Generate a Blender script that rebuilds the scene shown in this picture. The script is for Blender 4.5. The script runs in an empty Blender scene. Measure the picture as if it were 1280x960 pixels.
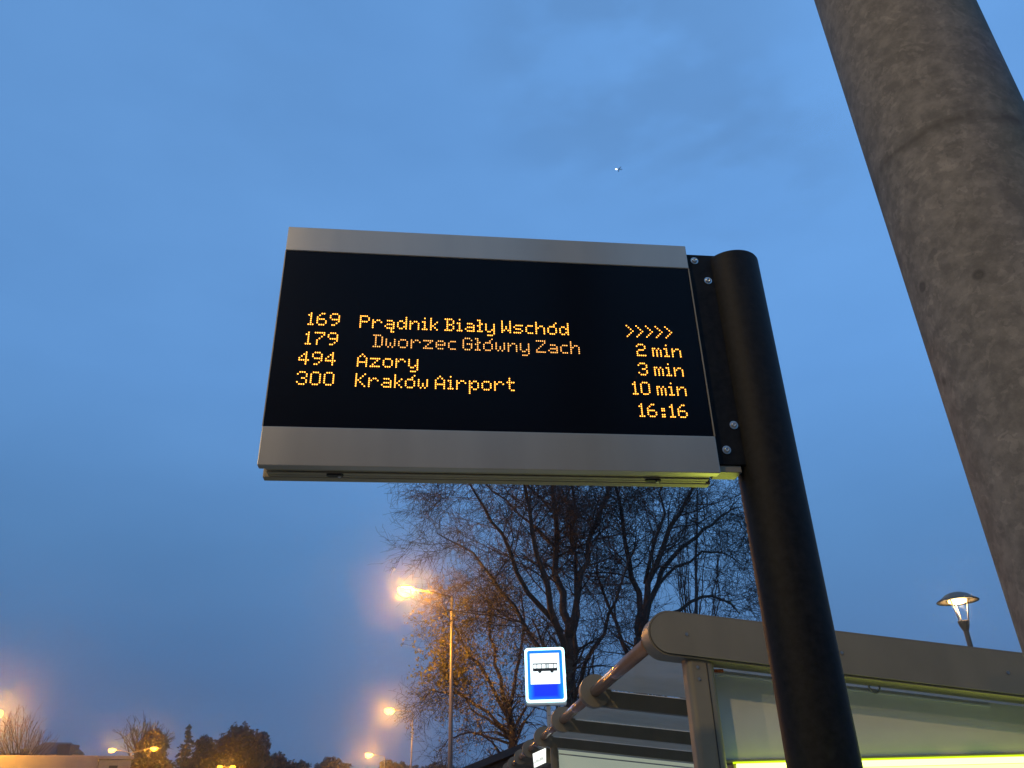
import bpy, math, random
from mathutils import Vector, Matrix, Quaternion
random.seed(7)
PI = math.pi
S = bpy.context.scene
COL = S.collection

# ------------------------------------------------------------------ camera
CAM_H = 1.65
PITCH = math.atan(1000 / 1890.7)
ROLL = math.radians(-1.606)
fw = Vector((0, math.cos(PITCH), math.sin(PITCH)))
up0 = Vector((0, -math.sin(PITCH), math.cos(PITCH)))
cx = Vector((1, 0, 0)) * math.cos(ROLL) + up0 * math.sin(ROLL)
cy = -Vector((1, 0, 0)) * math.sin(ROLL) + up0 * math.cos(ROLL)
CAM = Vector((0, 0, CAM_H))
cd = bpy.data.cameras.new("camera")
co = bpy.data.objects.new("camera", cd)
COL.objects.link(co)
m = Matrix((cx, cy, -fw)).transposed().to_4x4()
m.translation = CAM
co.matrix_world = m
cd.sensor_width = 36
cd.lens = 1000 / 1280 * 36
cd.clip_start = 0.05
cd.clip_end = 6000
S.camera = co

def ray(x, y):
    return cx * ((x - 640) / 1000) + cy * ((480 - y) / 1000) + fw

def at(x, y, D):
    """where a sight line measured in the photograph is D metres away (horizontal distance)"""
    d = ray(x, y)
    return CAM + d * (D / math.hypot(d.x, d.y))

# ------------------------------------------------------------------ materials
def new_mat(name):
    m = bpy.data.materials.new(name); m.use_nodes = True
    nt = m.node_tree
    return m, nt, nt.nodes['Principled BSDF']

def mat(name, col, rough=0.5, metal=0.0, var=0.0, scale=8.0, bump=0.0, col2=None, spec=0.5, rvar=0.0, detail=6.0, stretch=None):
    m, nt, b = new_mat(name)
    b.inputs['Base Color'].default_value = (*col, 1)
    b.inputs['Roughness'].default_value = rough
    b.inputs['Metallic'].default_value = metal
    b.inputs['Specular IOR Level'].default_value = spec
    if var or col2 or bump or rvar:
        tc = nt.nodes.new('ShaderNodeTexCoord')
        nz = nt.nodes.new('ShaderNodeTexNoise')
        nz.inputs['Scale'].default_value = scale
        nz.inputs['Detail'].default_value = detail
        nz.inputs['Roughness'].default_value = 0.6
        if stretch:
            mp = nt.nodes.new('ShaderNodeMapping'); mp.inputs['Scale'].default_value = stretch
            nt.links.new(tc.outputs['Object'], mp.inputs['Vector']); nt.links.new(mp.outputs['Vector'], nz.inputs['Vector'])
        else:
            nt.links.new(tc.outputs['Object'], nz.inputs['Vector'])
        if var or col2:
            r = nt.nodes.new('ShaderNodeValToRGB')
            a = [max(0, c * (1 - var)) for c in col]
            c2 = col2 if col2 else [min(1, c * (1 + var)) for c in col]
            r.color_ramp.elements[0].position = 0.3; r.color_ramp.elements[1].position = 0.7
            r.color_ramp.elements[0].color = (*a, 1); r.color_ramp.elements[1].color = (*c2, 1)
            nt.links.new(nz.outputs['Fac'], r.inputs['Fac'])
            nt.links.new(r.outputs['Color'], b.inputs['Base Color'])
        if rvar:
            mr = nt.nodes.new('ShaderNodeMapRange')
            mr.inputs['To Min'].default_value = rough - rvar; mr.inputs['To Max'].default_value = rough + rvar
            nt.links.new(nz.outputs['Fac'], mr.inputs['Value'])
            nt.links.new(mr.outputs['Result'], b.inputs['Roughness'])
        if bump:
            bp = nt.nodes.new('ShaderNodeBump')
            bp.inputs['Strength'].default_value = bump
            bp.inputs['Distance'].default_value = 0.02
            nt.links.new(nz.outputs['Fac'], bp.inputs['Height'])
            nt.links.new(bp.outputs['Normal'], b.inputs['Normal'])
    return m

def glow_lens(name, col, s):
    m, nt, b = new_mat(name)
    nt.nodes.remove(b)
    e = nt.nodes.new('ShaderNodeEmission'); e.inputs['Color'].default_value = (*col, 1); e.inputs['Strength'].default_value = s
    t = nt.nodes.new('ShaderNodeBsdfTransparent'); a = nt.nodes.new('ShaderNodeAddShader')
    nt.links.new(e.outputs[0], a.inputs[0]); nt.links.new(t.outputs[0], a.inputs[1])
    nt.links.new(a.outputs[0], nt.nodes['Material Output'].inputs['Surface'])
    return m
def emit(name, col, s, base=(0.02, 0.02, 0.02)):
    m, nt, b = new_mat(name)
    b.inputs['Base Color'].default_value = (*base, 1)
    b.inputs['Emission Color'].default_value = (*col, 1)
    b.inputs['Emission Strength'].default_value = s
    b.inputs['Roughness'].default_value = 0.6
    return m

M = {}
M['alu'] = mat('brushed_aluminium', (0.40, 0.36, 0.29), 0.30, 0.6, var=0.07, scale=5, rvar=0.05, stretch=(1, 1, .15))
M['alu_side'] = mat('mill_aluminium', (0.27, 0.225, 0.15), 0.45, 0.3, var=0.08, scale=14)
M['screen'] = mat('dark_display_glass', (0.002, 0.003, 0.006), 0.25, 0.0, spec=0.10)
M['black'] = mat('black_powder_coat', (0.007, 0.007, 0.007), 0.6, 0.0, var=0.7, scale=40, bump=0.06, spec=0.16, rvar=0.08)
M['bolt'] = mat('bolt_steel', (0.55, 0.55, 0.53), 0.3, 0.9)
M['dark'] = mat('dark_recess', (0.02, 0.02, 0.02), 0.7)
M['shelter'] = mat('grey_beige_paint', (0.20, 0.172, 0.12), 0.5, 0.0, var=0.10, scale=5, rvar=0.08, stretch=(1, 1, .4))
M['tube'] = mat('glossy_pipe_paint', (0.34, 0.20, 0.14), 0.18, 0.35, var=0.1, scale=9)
M['panel'] = mat('frosted_panel', (0.60, 0.60, 0.55), 0.35, var=0.12, scale=1.2)
M['whitestrip'] = mat('white_seal', (0.75, 0.76, 0.75), 0.4)
M['orange'] = mat('orange_sealant', (0.55, 0.13, 0.04), 0.6)
M['galv_post'] = mat('sign_post_steel', (0.35, 0.34, 0.32), 0.45, 0.4)
M['led'] = emit('amber_led', (1.0, 0.39, 0.045), 3.9)
M['led_dim'] = emit('amber_led_dim', (1.0, 0.44, 0.10), 2.3)
M['neon'] = emit('yellow_green_backlight', (0.82, 1.0, 0.12), 5.0)
M['neon_core'] = emit('yellow_tube_core', (0.85, 1.0, 0.22), 3.6)
M['sod'] = glow_lens('sodium_lens', (1.0, 0.38, 0.02), 5.0)
M['sod_far'] = emit('sodium_lens_far', (1.0, 0.62, 0.16), 30.0)
M['warm'] = emit('warm_lens', (1.0, 0.62, 0.22), 7.0)
M['sign_white'] = emit('sign_white_light', (0.86, 0.97, 1.0), 1.6)
M['sign_edge'] = emit('sign_edge_light', (0.55, 0.92, 1.0), 3.0)
M['sign_pict'] = mat('pictogram_ink', (0.035, 0.05, 0.055), 0.6)
M['sign_case'] = mat('sign_case', (0.5, 0.5, 0.5), 0.4)
M['box_white'] = emit('lightbox_white', (0.93, 1.0, 0.93), 1.5)
M['panel_glow'] = emit('panel_painted_glow', (0.62, 0.70, 0.55), 0.42, base=(0.3, 0.32, 0.28))  # glow put into the far end panel in place of lamp light
M['lamp_metal'] = mat('lamp_grey_metal', (0.20, 0.19, 0.18), 0.5, 0.3)
M['lamp_dark'] = mat('dark_lamp_metal', (0.10, 0.085, 0.065), 0.5, 0.2)
M['lamp_arm'] = mat('pale_lamp_arm', (0.30, 0.26, 0.20), 0.4)
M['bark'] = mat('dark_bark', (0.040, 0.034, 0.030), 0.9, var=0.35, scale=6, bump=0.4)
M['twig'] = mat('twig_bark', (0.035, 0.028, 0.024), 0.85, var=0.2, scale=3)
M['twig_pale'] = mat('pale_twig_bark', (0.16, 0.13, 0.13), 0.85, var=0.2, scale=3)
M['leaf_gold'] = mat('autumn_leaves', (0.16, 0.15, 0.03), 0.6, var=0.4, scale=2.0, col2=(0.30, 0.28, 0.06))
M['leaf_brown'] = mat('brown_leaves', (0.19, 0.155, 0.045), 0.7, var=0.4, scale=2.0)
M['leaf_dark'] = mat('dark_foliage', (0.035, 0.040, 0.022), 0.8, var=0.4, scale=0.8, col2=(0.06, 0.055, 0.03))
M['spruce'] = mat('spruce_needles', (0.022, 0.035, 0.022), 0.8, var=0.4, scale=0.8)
M['roof'] = mat('dark_roof_tiles', (0.045, 0.048, 0.055), 0.7, var=0.2, scale=2)
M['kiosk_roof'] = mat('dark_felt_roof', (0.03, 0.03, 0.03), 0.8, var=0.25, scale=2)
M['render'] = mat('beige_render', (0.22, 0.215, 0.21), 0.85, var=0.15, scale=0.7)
M['window'] = mat('window_glass', (0.02, 0.02, 0.025), 0.1)
M['asphalt'] = mat('asphalt', (0.05, 0.05, 0.05), 0.85, var=0.2, scale=6, bump=0.3)
M['paving'] = mat('concrete_paving', (0.33, 0.318, 0.295), 0.85, var=0.15, scale=1.6, bump=0.2)
M['grass'] = mat('grass_ground', (0.05, 0.065, 0.03), 0.95, var=0.3, scale=0.6)
M['kerb'] = mat('kerb_stone', (0.3, 0.29, 0.27), 0.8, var=0.1, scale=3)
M['paint'] = mat('road_paint', (0.75, 0.75, 0.72), 0.6, var=0.1, scale=5)
M['plane'] = mat('white_aircraft_paint', (0.8, 0.8, 0.8), 0.4)

def glass_roof():
    m, nt, b = new_mat('tinted_roof_glass')
    b.inputs['Base Color'].default_value = (0.92, 0.84, 0.70, 1)
    b.inputs['Roughness'].default_value = 0.12
    tr = nt.nodes.new('ShaderNodeBsdfTransparent'); tr.inputs['Color'].default_value = (0.62, 0.60, 0.58, 1)
    tc = nt.nodes.new('ShaderNodeTexCoord'); nz = nt.nodes.new('ShaderNodeTexNoise')
    nz.inputs['Scale'].default_value = 3.0; nz.inputs['Detail'].default_value = 8
    mr = nt.nodes.new('ShaderNodeMapRange'); mr.inputs['To Min'].default_value = 0.55; mr.inputs['To Max'].default_value = 0.85
    mx = nt.nodes.new('ShaderNodeMixShader')
    tl = nt.nodes.new('ShaderNodeBsdfTranslucent'); tl.inputs['Color'].default_value = (.85, .74, .60, 1); m2 = nt.nodes.new('ShaderNodeMixShader'); m2.inputs['Fac'].default_value = .35
    nt.links.new(b.outputs['BSDF'], m2.inputs[1]); nt.links.new(tl.outputs[0], m2.inputs[2])
    nt.links.new(tc.outputs['Object'], nz.inputs['Vector']); nt.links.new(nz.outputs['Fac'], mr.inputs['Value'])
    nt.links.new(mr.outputs['Result'], mx.inputs['Fac'])
    nt.links.new(tr.outputs['BSDF'], mx.inputs[1]); nt.links.new(m2.outputs[0], mx.inputs[2])
    nt.links.new(mx.outputs['Shader'], nt.nodes['Material Output'].inputs['Surface'])
    return m
M['roofglass'] = glass_roof()

def blue_sign():
    """backlit blue film: a lighter blue towards its rim"""
    m, nt, b = new_mat('backlit_blue_film')
    tc = nt.nodes.new('ShaderNodeTexCoord'); sp = nt.nodes.new('ShaderNodeSeparateXYZ')
    nt.links.new(tc.outputs['Object'], sp.inputs[0])
    a1 = nt.nodes.new('ShaderNodeMath'); a1.operation = 'ABSOLUTE'; nt.links.new(sp.outputs['X'], a1.inputs[0])
    a2 = nt.nodes.new('ShaderNodeMath'); a2.operation = 'SUBTRACT'; a2.inputs[1].default_value = .76; nt.links.new(sp.outputs['Z'], a2.inputs[0])
    a3 = nt.nodes.new('ShaderNodeMath'); a3.operation = 'ABSOLUTE'; nt.links.new(a2.outputs[0], a3.inputs[0])
    a4 = nt.nodes.new('ShaderNodeMath'); a4.operation = 'SUBTRACT'; a4.inputs[1].default_value = .105; nt.links.new(a3.outputs[0], a4.inputs[0])
    ax = nt.nodes.new('ShaderNodeMath'); ax.operation = 'MAXIMUM'; nt.links.new(a1.outputs[0], ax.inputs[0]); nt.links.new(a4.outputs[0], ax.inputs[1])
    r = nt.nodes.new('ShaderNodeMapRange')
    r.inputs['From Min'].default_value = 0.15; r.inputs['From Max'].default_value = 0.25
    nt.links.new(ax.outputs[0], r.inputs['Value'])
    mx = nt.nodes.new('ShaderNodeMix'); mx.data_type = 'RGBA'
    mx.inputs['A'].default_value = (0.0, 0.03, 1.0, 1); mx.inputs['B'].default_value = (0.0, 0.42, 1.0, 1)
    nt.links.new(r.outputs['Result'], mx.inputs['Factor'])
    nt.links.new(mx.outputs['Result'], b.inputs['Emission Color'])
    b.inputs['Base Color'].default_value = (0, 0.03, 0.4, 1)
    b.inputs['Emission Strength'].default_value = 0.95
    return m
M['blue'] = blue_sign()

def galvanised():
    m, nt, b = new_mat('weathered_galvanised_steel')
    N = nt.nodes; Lk = nt.links
    tc = N.new('ShaderNodeTexCoord')
    v = N.new('ShaderNodeTexVoronoi'); v.inputs['Scale'].default_value = 85; v.feature = 'F1'
    nz0 = N.new('ShaderNodeTexNoise'); nz0.inputs['Scale'].default_value = 22; nz0.inputs['Detail'].default_value = 8
    add = N.new('ShaderNodeMix'); add.data_type = 'VECTOR'; add.inputs['Factor'].default_value = 0.10
    Lk.new(tc.outputs['Object'], nz0.inputs['Vector'])
    Lk.new(tc.outputs['Object'], add.inputs['A']); Lk.new(nz0.outputs['Color'], add.inputs['B'])
    Lk.new(add.outputs['Result'], v.inputs['Vector'])
    sep = N.new('ShaderNodeSeparateColor'); Lk.new(v.outputs['Color'], sep.inputs[0])
    r1 = N.new('ShaderNodeValToRGB')
    r1.color_ramp.elements[0].color = (0.140, 0.134, 0.128, 1); r1.color_ramp.elements[0].position = 0.0
    r1.color_ramp.elements[1].color = (0.190, 0.180, 0.168, 1); r1.color_ramp.elements[1].position = 1.0
    e = r1.color_ramp.elements.new(0.75); e.color = (0.155, 0.148, 0.139, 1)
    Lk.new(sep.outputs[0], r1.inputs['Fac'])
    nz = N.new('ShaderNodeTexNoise'); nz.inputs['Scale'].default_value = 30; nz.inputs['Detail'].default_value = 9; nz.inputs['Roughness'].default_value = 0.65
    Lk.new(tc.outputs['Object'], nz.inputs['Vector'])
    r2 = N.new('ShaderNodeValToRGB')
    r2.color_ramp.elements[0].position = 0.40; r2.color_ramp.elements[0].color = (0.80, 0.80, 0.80, 1)
    r2.color_ramp.elements[1].position = 0.66; r2.color_ramp.elements[1].color = (1.34, 1.32, 1.29, 1)
    Lk.new(nz.outputs['Fac'], r2.inputs['Fac'])
    mu = N.new('ShaderNodeMix'); mu.data_type = 'RGBA'; mu.blend_type = 'MULTIPLY'; mu.inputs['Factor'].default_value = 1
    Lk.new(r1.outputs['Color'], mu.inputs['A']); Lk.new(r2.outputs['Color'], mu.inputs['B'])
    # green algae on one flank
    sx = N.new('ShaderNodeSeparateXYZ'); Lk.new(tc.outputs['Object'], sx.inputs[0])
    al = N.new('ShaderNodeMapRange'); al.inputs['From Min'].default_value = -0.05; al.inputs['From Max'].default_value = 0.12
    Lk.new(sx.outputs['X'], al.inputs['Value'])
    nz3 = N.new('ShaderNodeTexNoise'); nz3.inputs['Scale'].default_value = 5; nz3.inputs['Detail'].default_value = 8
    Lk.new(tc.outputs['Object'], nz3.inputs['Vector'])
    m3 = N.new('ShaderNodeMapRange'); m3.inputs['From Min'].default_value = 0.30; m3.inputs['From Max'].default_value = 0.62
    Lk.new(nz3.outputs['Fac'], m3.inputs['Value'])
    mm = N.new('ShaderNodeMath'); mm.operation = 'MULTIPLY'; Lk.new(al.outputs[0], mm.inputs[0]); Lk.new(m3.outputs[0], mm.inputs[1])
    mg = N.new('ShaderNodeMix'); mg.data_type = 'RGBA'; mg.inputs['B'].default_value = (0.08, 0.115, 0.08, 1)
    Lk.new(mm.outputs[0], mg.inputs['Factor']); Lk.new(mu.outputs['Result'], mg.inputs['A'])
    # dirt spots
    v2 = N.new('ShaderNodeTexVoronoi'); v2.inputs['Scale'].default_value = 9
    Lk.new(tc.outputs['Object'], v2.inputs['Vector'])
    sp2 = N.new('ShaderNodeMapRange'); sp2.inputs['From Min'].default_value = 0.06; sp2.inputs['From Max'].default_value = 0.10
    sp2.inputs['To Min'].default_value = 0.55; sp2.inputs['To Max'].default_value = 0.0
    Lk.new(v2.outputs['Distance'], sp2.inputs['Value'])
    md = N.new('ShaderNodeMix'); md.data_type = 'RGBA'; md.inputs['B'].default_value = (0.03, 0.03, 0.03, 1)
    Lk.new(sp2.outputs[0], md.inputs['Factor']); Lk.new(mg.outputs['Result'], md.inputs['A'])
    # grime caught along the weld
    gz = N.new('ShaderNodeMath'); gz.operation = 'MULTIPLY_ADD'; gz.inputs[1].default_value = .09; Lk.new(nz3.outputs['Fac'], gz.inputs[0]); Lk.new(sx.outputs['Z'], gz.inputs[2])
    gs = N.new('ShaderNodeMath'); gs.operation = 'SUBTRACT'; gs.inputs[1].default_value = 2.488 + .045; Lk.new(gz.outputs[0], gs.inputs[0])
    ga = N.new('ShaderNodeMath'); ga.operation = 'ABSOLUTE'; Lk.new(gs.outputs[0], ga.inputs[0])
    gm = N.new('ShaderNodeMapRange'); gm.inputs['From Min'].default_value = .002; gm.inputs['From Max'].default_value = .020; gm.inputs['To Min'].default_value = 1; gm.inputs['To Max'].default_value = 0
    Lk.new(ga.outputs[0], gm.inputs['Value'])
    gk = N.new('ShaderNodeMapRange'); gk.inputs['From Min'].default_value = .40; gk.inputs['From Max'].default_value = .56; gk.inputs['To Max'].default_value = .8
    Lk.new(nz0.outputs['Fac'], gk.inputs['Value'])
    gx = N.new('ShaderNodeMath'); gx.operation = 'MULTIPLY'; Lk.new(gm.outputs[0], gx.inputs[0]); Lk.new(gk.outputs[0], gx.inputs[1])
    me_ = N.new('ShaderNodeMix'); me_.data_type = 'RGBA'; me_.inputs['B'].default_value = (0.07, 0.066, 0.06, 1)
    Lk.new(gx.outputs[0], me_.inputs['Factor']); Lk.new(md.outputs['Result'], me_.inputs['A'])
    Lk.new(me_.outputs['Result'], b.inputs['Base Color'])
    b.inputs['Roughness'].default_value = 0.8; b.inputs['Metallic'].default_value = 0.0; b.inputs['Specular IOR Level'].default_value = .3
    bp = N.new('ShaderNodeBump'); bp.inputs['Strength'].default_value = 0.25; bp.inputs['Distance'].default_value = 0.004
    Lk.new(nz.outputs['Fac'], bp.inputs['Height']); Lk.new(bp.outputs['Normal'], b.inputs['Normal'])
    return m
M['galv'] = galvanised()

# ------------------------------------------------------------------ mesh helpers
class MB:
    def __init__(s): s.v = []; s.f = []; s.sm = []
    def add(s, vs, fs, smooth=False):
        o = len(s.v); s.v += [tuple(v) for v in vs]
        s.f += [tuple(i + o for i in f) for f in fs]; s.sm += [smooth] * len(fs)
        return s
    def box(s, x0, x1, y0, y1, z0, z1, fn=None):
        vs = [Vector((x, y, z)) for x in (x0, x1) for y in (y0, y1) for z in (z0, z1)]
        if fn: vs = [fn(v) for v in vs]
        return s.add(vs, [(0, 1, 3, 2), (4, 6, 7, 5), (0, 4, 5, 1), (2, 3, 7, 6), (0, 2, 6, 4), (1, 5, 7, 3)])
    def prism(s, poly, a, b, fn, smooth=False):
        """closed 2-D outline poly swept from a to b; fn(p, q, t) -> 3-D point"""
        n = len(poly)
        vs = [fn(p[0], p[1], a) for p in poly] + [fn(p[0], p[1], b) for p in poly]
        s.add(vs, [tuple(range(n))[::-1], tuple(range(n, 2 * n))])
        s.add(vs, [(i, (i + 1) % n, n + (i + 1) % n, n + i) for i in range(n)], smooth)
        return s
    def tube(s, pts, rs, n=8, caps=True):
        pts = [Vector(p) for p in pts]
        if not hasattr(rs, '__len__'): rs = [rs] * len(pts)
        rings = []; prev = None
        for i, p in enumerate(pts):
            d = (pts[min(i + 1, len(pts) - 1)] - pts[max(i - 1, 0)])
            if d.length < 1e-9: d = Vector((0, 0, 1))
            d.normalize()
            if prev is None:
                a = d.cross(Vector((0.3, 0.9, 0.1)) if abs(d.y) < 0.8 else Vector((1, 0, 0))).normalized()
            else:
                a = (prev - d * prev.dot(d)).normalized()
            prev = a; b = d.cross(a)
            rings += [p + (a * math.cos(2 * PI * k / n) + b * math.sin(2 * PI * k / n)) * rs[i] for k in range(n)]
        fs = [(i * n + k, i * n + (k + 1) % n, (i + 1) * n + (k + 1) % n, (i + 1) * n + k) for i in range(len(pts) - 1) for k in range(n)]
        s.add(rings, fs, True)
        if caps:
            o = len(s.v) - len(rings)
            s.f += [tuple(o + k for k in range(n))[::-1], tuple(o + (len(pts) - 1) * n + k for k in range(n))]; s.sm += [False, False]
        return s
    def lathe(s, prof, c=(0, 0, 0), n=32, smooth=True):
        c = Vector(c)
        vs = [c + Vector((r * math.cos(2 * PI * k / n), r * math.sin(2 * PI * k / n), z)) for r, z in prof for k in range(n)]
        fs = [(i * n + k, i * n + (k + 1) % n, (i + 1) * n + (k + 1) % n, (i + 1) * n + k) for i in range(len(prof) - 1) for k in range(n)]
        return s.add(vs, fs, smooth)
    def build(s, name, material, parent=None, bevel=0.0, seg=2):
        me = bpy.data.meshes.new(name)
        me.from_pydata(s.v, [], s.f)
        me.polygons.foreach_set('use_smooth', s.sm)
        me.materials.append(material)
        me.validate(); me.update()
        o = bpy.data.objects.new(name, me)
        COL.objects.link(o)
        if parent: o.parent = parent
        if bevel:
            b = o.modifiers.new('bevel', 'BEVEL'); b.width = bevel; b.segments = seg; b.limit_method = 'ANGLE'
        return o

def tag(o, label=None, cat=None, group=None, kind=None):
    if label: o['label'] = label
    if cat: o['category'] = cat
    if group: o['group'] = group
    if kind: o['kind'] = kind
    return o

def empty(name, loc, rz=0.0):
    o = bpy.data.objects.new(name, None); COL.objects.link(o)
    o.location = loc; o.rotation_euler = (0, 0, rz); o.empty_display_size = 0.3
    return o

def disc_poly(r, n=32, cx_=0, cz=0):
    return [(cx_ + r * math.cos(2 * PI * k / n), cz + r * math.sin(2 * PI * k / n)) for k in range(n)]

def rrect(x0, x1, z0, z1, r, n=6):
    out = []
    for (cx_, cz, a0) in ((x1 - r, z1 - r, 0), (x0 + r, z1 - r, 90), (x0 + r, z0 + r, 180), (x1 - r, z0 + r, 270)):
        for k in range(n + 1):
            a = math.radians(a0 + 90 * k / n); out.append((cx_ + r * math.cos(a), cz + r * math.sin(a)))
    return out

XZ = lambda p, q, t: Vector((p, t, q))      # outline in x-z, swept along y

# ------------------------------------------------------------------ ground, road
mb = MB(); mb.add([(-900, -300, 0), (900, -300, 0), (900, 1500, 0), (-900, 1500, 0)], [(0, 1, 2, 3)])
tag(mb.build('ground', M['grass']), kind='structure')
KERB = [(-1.6, -40), (-1.7, 0), (-2.2, 15), (-3.1, 29), (-9.4, 67), (-20, 122), (-52, 240)]
def strip(off0, off1, z):
    vs = []
    for (x, y) in KERB: vs += [(x + off0, y, z), (x + off1, y, z)]
    return vs, [(2 * i, 2 * i + 1, 2 * i + 3, 2 * i + 2) for i in range(len(KERB) - 1)]
mb = MB(); mb.add(*strip(-9.5, -0.15, 0.008)); tag(mb.build('road', M['asphalt']), kind='structure')
mb = MB()
for (a, b) in ((-0.15, 0.0),):
    v0, f0 = strip(a, b, 0.135); mb.add(v0, f0)
    v1, f1 = strip(a, a, 0.0)
    vs = []
    for (x, y) in KERB: vs += [(x + a, y, 0.0), (x + a, y, 0.135)]
    mb.add(vs, f1)
tag(mb.build('kerb', M['kerb']), kind='structure')
mb = MB(); mb.add(*strip(0.0, 9.0, 0.13)); tag(mb.build('pavement', M['paving']), kind='structure')
mb = MB()
for i in range(24):
    y = -20 + i * 6
    x = -4.9 - 0.02 * y if y < 29 else -6.0 - (y - 29) * 0.17
    mb.add([(x - .07, y, .013), (x + .07, y, .013), (x - .07 - .3, y + 3, .013), (x - .21 - .3, y + 3, .013)][:2] + [(x + .07 - .06, y + 3, .013), (x - .07 - .06, y + 3, .013)], [(0, 1, 2, 3)])
tag(mb.build('lane_marking', M['paint']), kind='structure')

# ------------------------------------------------------------------ passenger information display
A7 = math.radians(7)
U = Vector((math.cos(A7), math.sin(A7), 0)); Nn = Vector((-U.y, U.x, 0))
P0 = Vector((-0.83301406, 2.40033526, 0))
PU, PN = 1.765, 0.0725
root = empty('departure_display', P0 + U * PU + Nn * PN, A7)
tag(root, 'electronic departure board with amber dot lettering on a thick black post', 'departure board')
def D(v): return Vector((v.x - PU, v.y - PN, v.z))      # board coordinates (along, depth, height) -> local
def dbox(mb, u0, u1, n0, n1, z0, z1): mb.box(u0, u1, n0, n1, z0, z1, D); return mb

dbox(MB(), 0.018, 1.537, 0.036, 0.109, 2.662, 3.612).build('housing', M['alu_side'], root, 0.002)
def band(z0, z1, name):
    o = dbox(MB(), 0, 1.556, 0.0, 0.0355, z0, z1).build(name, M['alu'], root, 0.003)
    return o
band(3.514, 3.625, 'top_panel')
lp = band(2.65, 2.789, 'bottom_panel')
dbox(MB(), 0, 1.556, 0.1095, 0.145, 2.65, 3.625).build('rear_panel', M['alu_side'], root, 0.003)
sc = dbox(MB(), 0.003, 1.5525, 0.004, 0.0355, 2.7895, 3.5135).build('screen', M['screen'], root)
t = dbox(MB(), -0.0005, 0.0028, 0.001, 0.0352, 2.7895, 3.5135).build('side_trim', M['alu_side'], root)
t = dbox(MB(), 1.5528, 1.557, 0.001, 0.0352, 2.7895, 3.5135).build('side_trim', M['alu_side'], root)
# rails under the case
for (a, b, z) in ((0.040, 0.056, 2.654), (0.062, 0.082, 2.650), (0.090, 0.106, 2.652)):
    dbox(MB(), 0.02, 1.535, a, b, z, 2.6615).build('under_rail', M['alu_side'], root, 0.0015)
for u_ in (0.243, 1.335):
    mb = MB()
    mb.prism(rrect(-0.028, 0.028, -0.010, 0.010, 0.0095), 0, 0.006, lambda p, q, t: D(Vector((u_ + p, 0.072 + q, 2.6495 - t))))
    l = mb.build('latch', M['dark'], root)
    mb = MB(); mb.prism(disc_poly(0.0055, 12), 0, 0.004, lambda p, q, t: D(Vector((u_ + 0.015 + p, 0.072 + q, 2.6432 - t))))
    mb.build('latch_screw', M['bolt'], l)
# post and bracket
mb = MB()
prof = [(0.109, 0.13), (0.109, 3.585), (0.1085, 3.589), (0.107, 3.592), (0.06, 3.594), (0.0, 3.594)]
mb.lathe(prof, n=64)
mb.build('post', M['black'], root)
mb = MB(); mb.lathe([(0.19, 0.13), (0.19, 0.148), (0.11, 0.15)], n=40)
mb.build('base_flange', M['black'], root)
br = dbox(MB(), 1.5575, 1.685, 0.030, 0.104, 2.694, 3.606).build('bracket', M['black'], root, 0.002)
dbox(MB(), 1.5576, 1.648, 0.036, 0.1075, 2.668, 2.6935).build('bracket_foot', M['alu_side'], root, 0.002)
for (u_, z_) in ((1.596, 3.575), (1.639, 3.48), (1.644, 2.848), (1.602, 2.75)):
    mb = MB()
    fnb = lambda p, q, t: D(Vector((u_ + p, 0.030 - t, z_ + q)))
    mb.prism(disc_poly(0.0155, 24), 0, 0.0025, fnb)
    mb.build('washer', M['bolt'], root, 0.0006)
    mb = MB()
    ring = []
    N_ = 20
    for (r_, t_) in ((0.0105, 0.0027), (0.0105, 0.006), (0.0085, 0.0085), (0.0048, 0.0095), (0.0042, 0.005), (0.0001, 0.005)):
        ring += [fnb(r_ * math.cos(2 * PI * k / N_), r_ * math.sin(2 * PI * k / N_), t_) for k in range(N_)]
    mb.add(ring, [(i * N_ + k, i * N_ + (k + 1) % N_, (i + 1) * N_ + (k + 1) % N_, (i + 1) * N_ + k) for i in range(5) for k in range(N_)], True)
    mb.build('bolt', M['bolt'], root)
# rough weld bead between bracket and post
rw = random.Random(3)
pts = []; rs = []
z = 2.70
while z < 3.60:
    pts.append(D(Vector((1.676 + rw.uniform(-.0015, .0015), 0.028 + rw.uniform(-.001, .001), z)))); rs.append(rw.uniform(.003, .0055)); z += 0.012
MB().tube(pts, rs, 7).build('weld_bead', M['black'], root)

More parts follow.
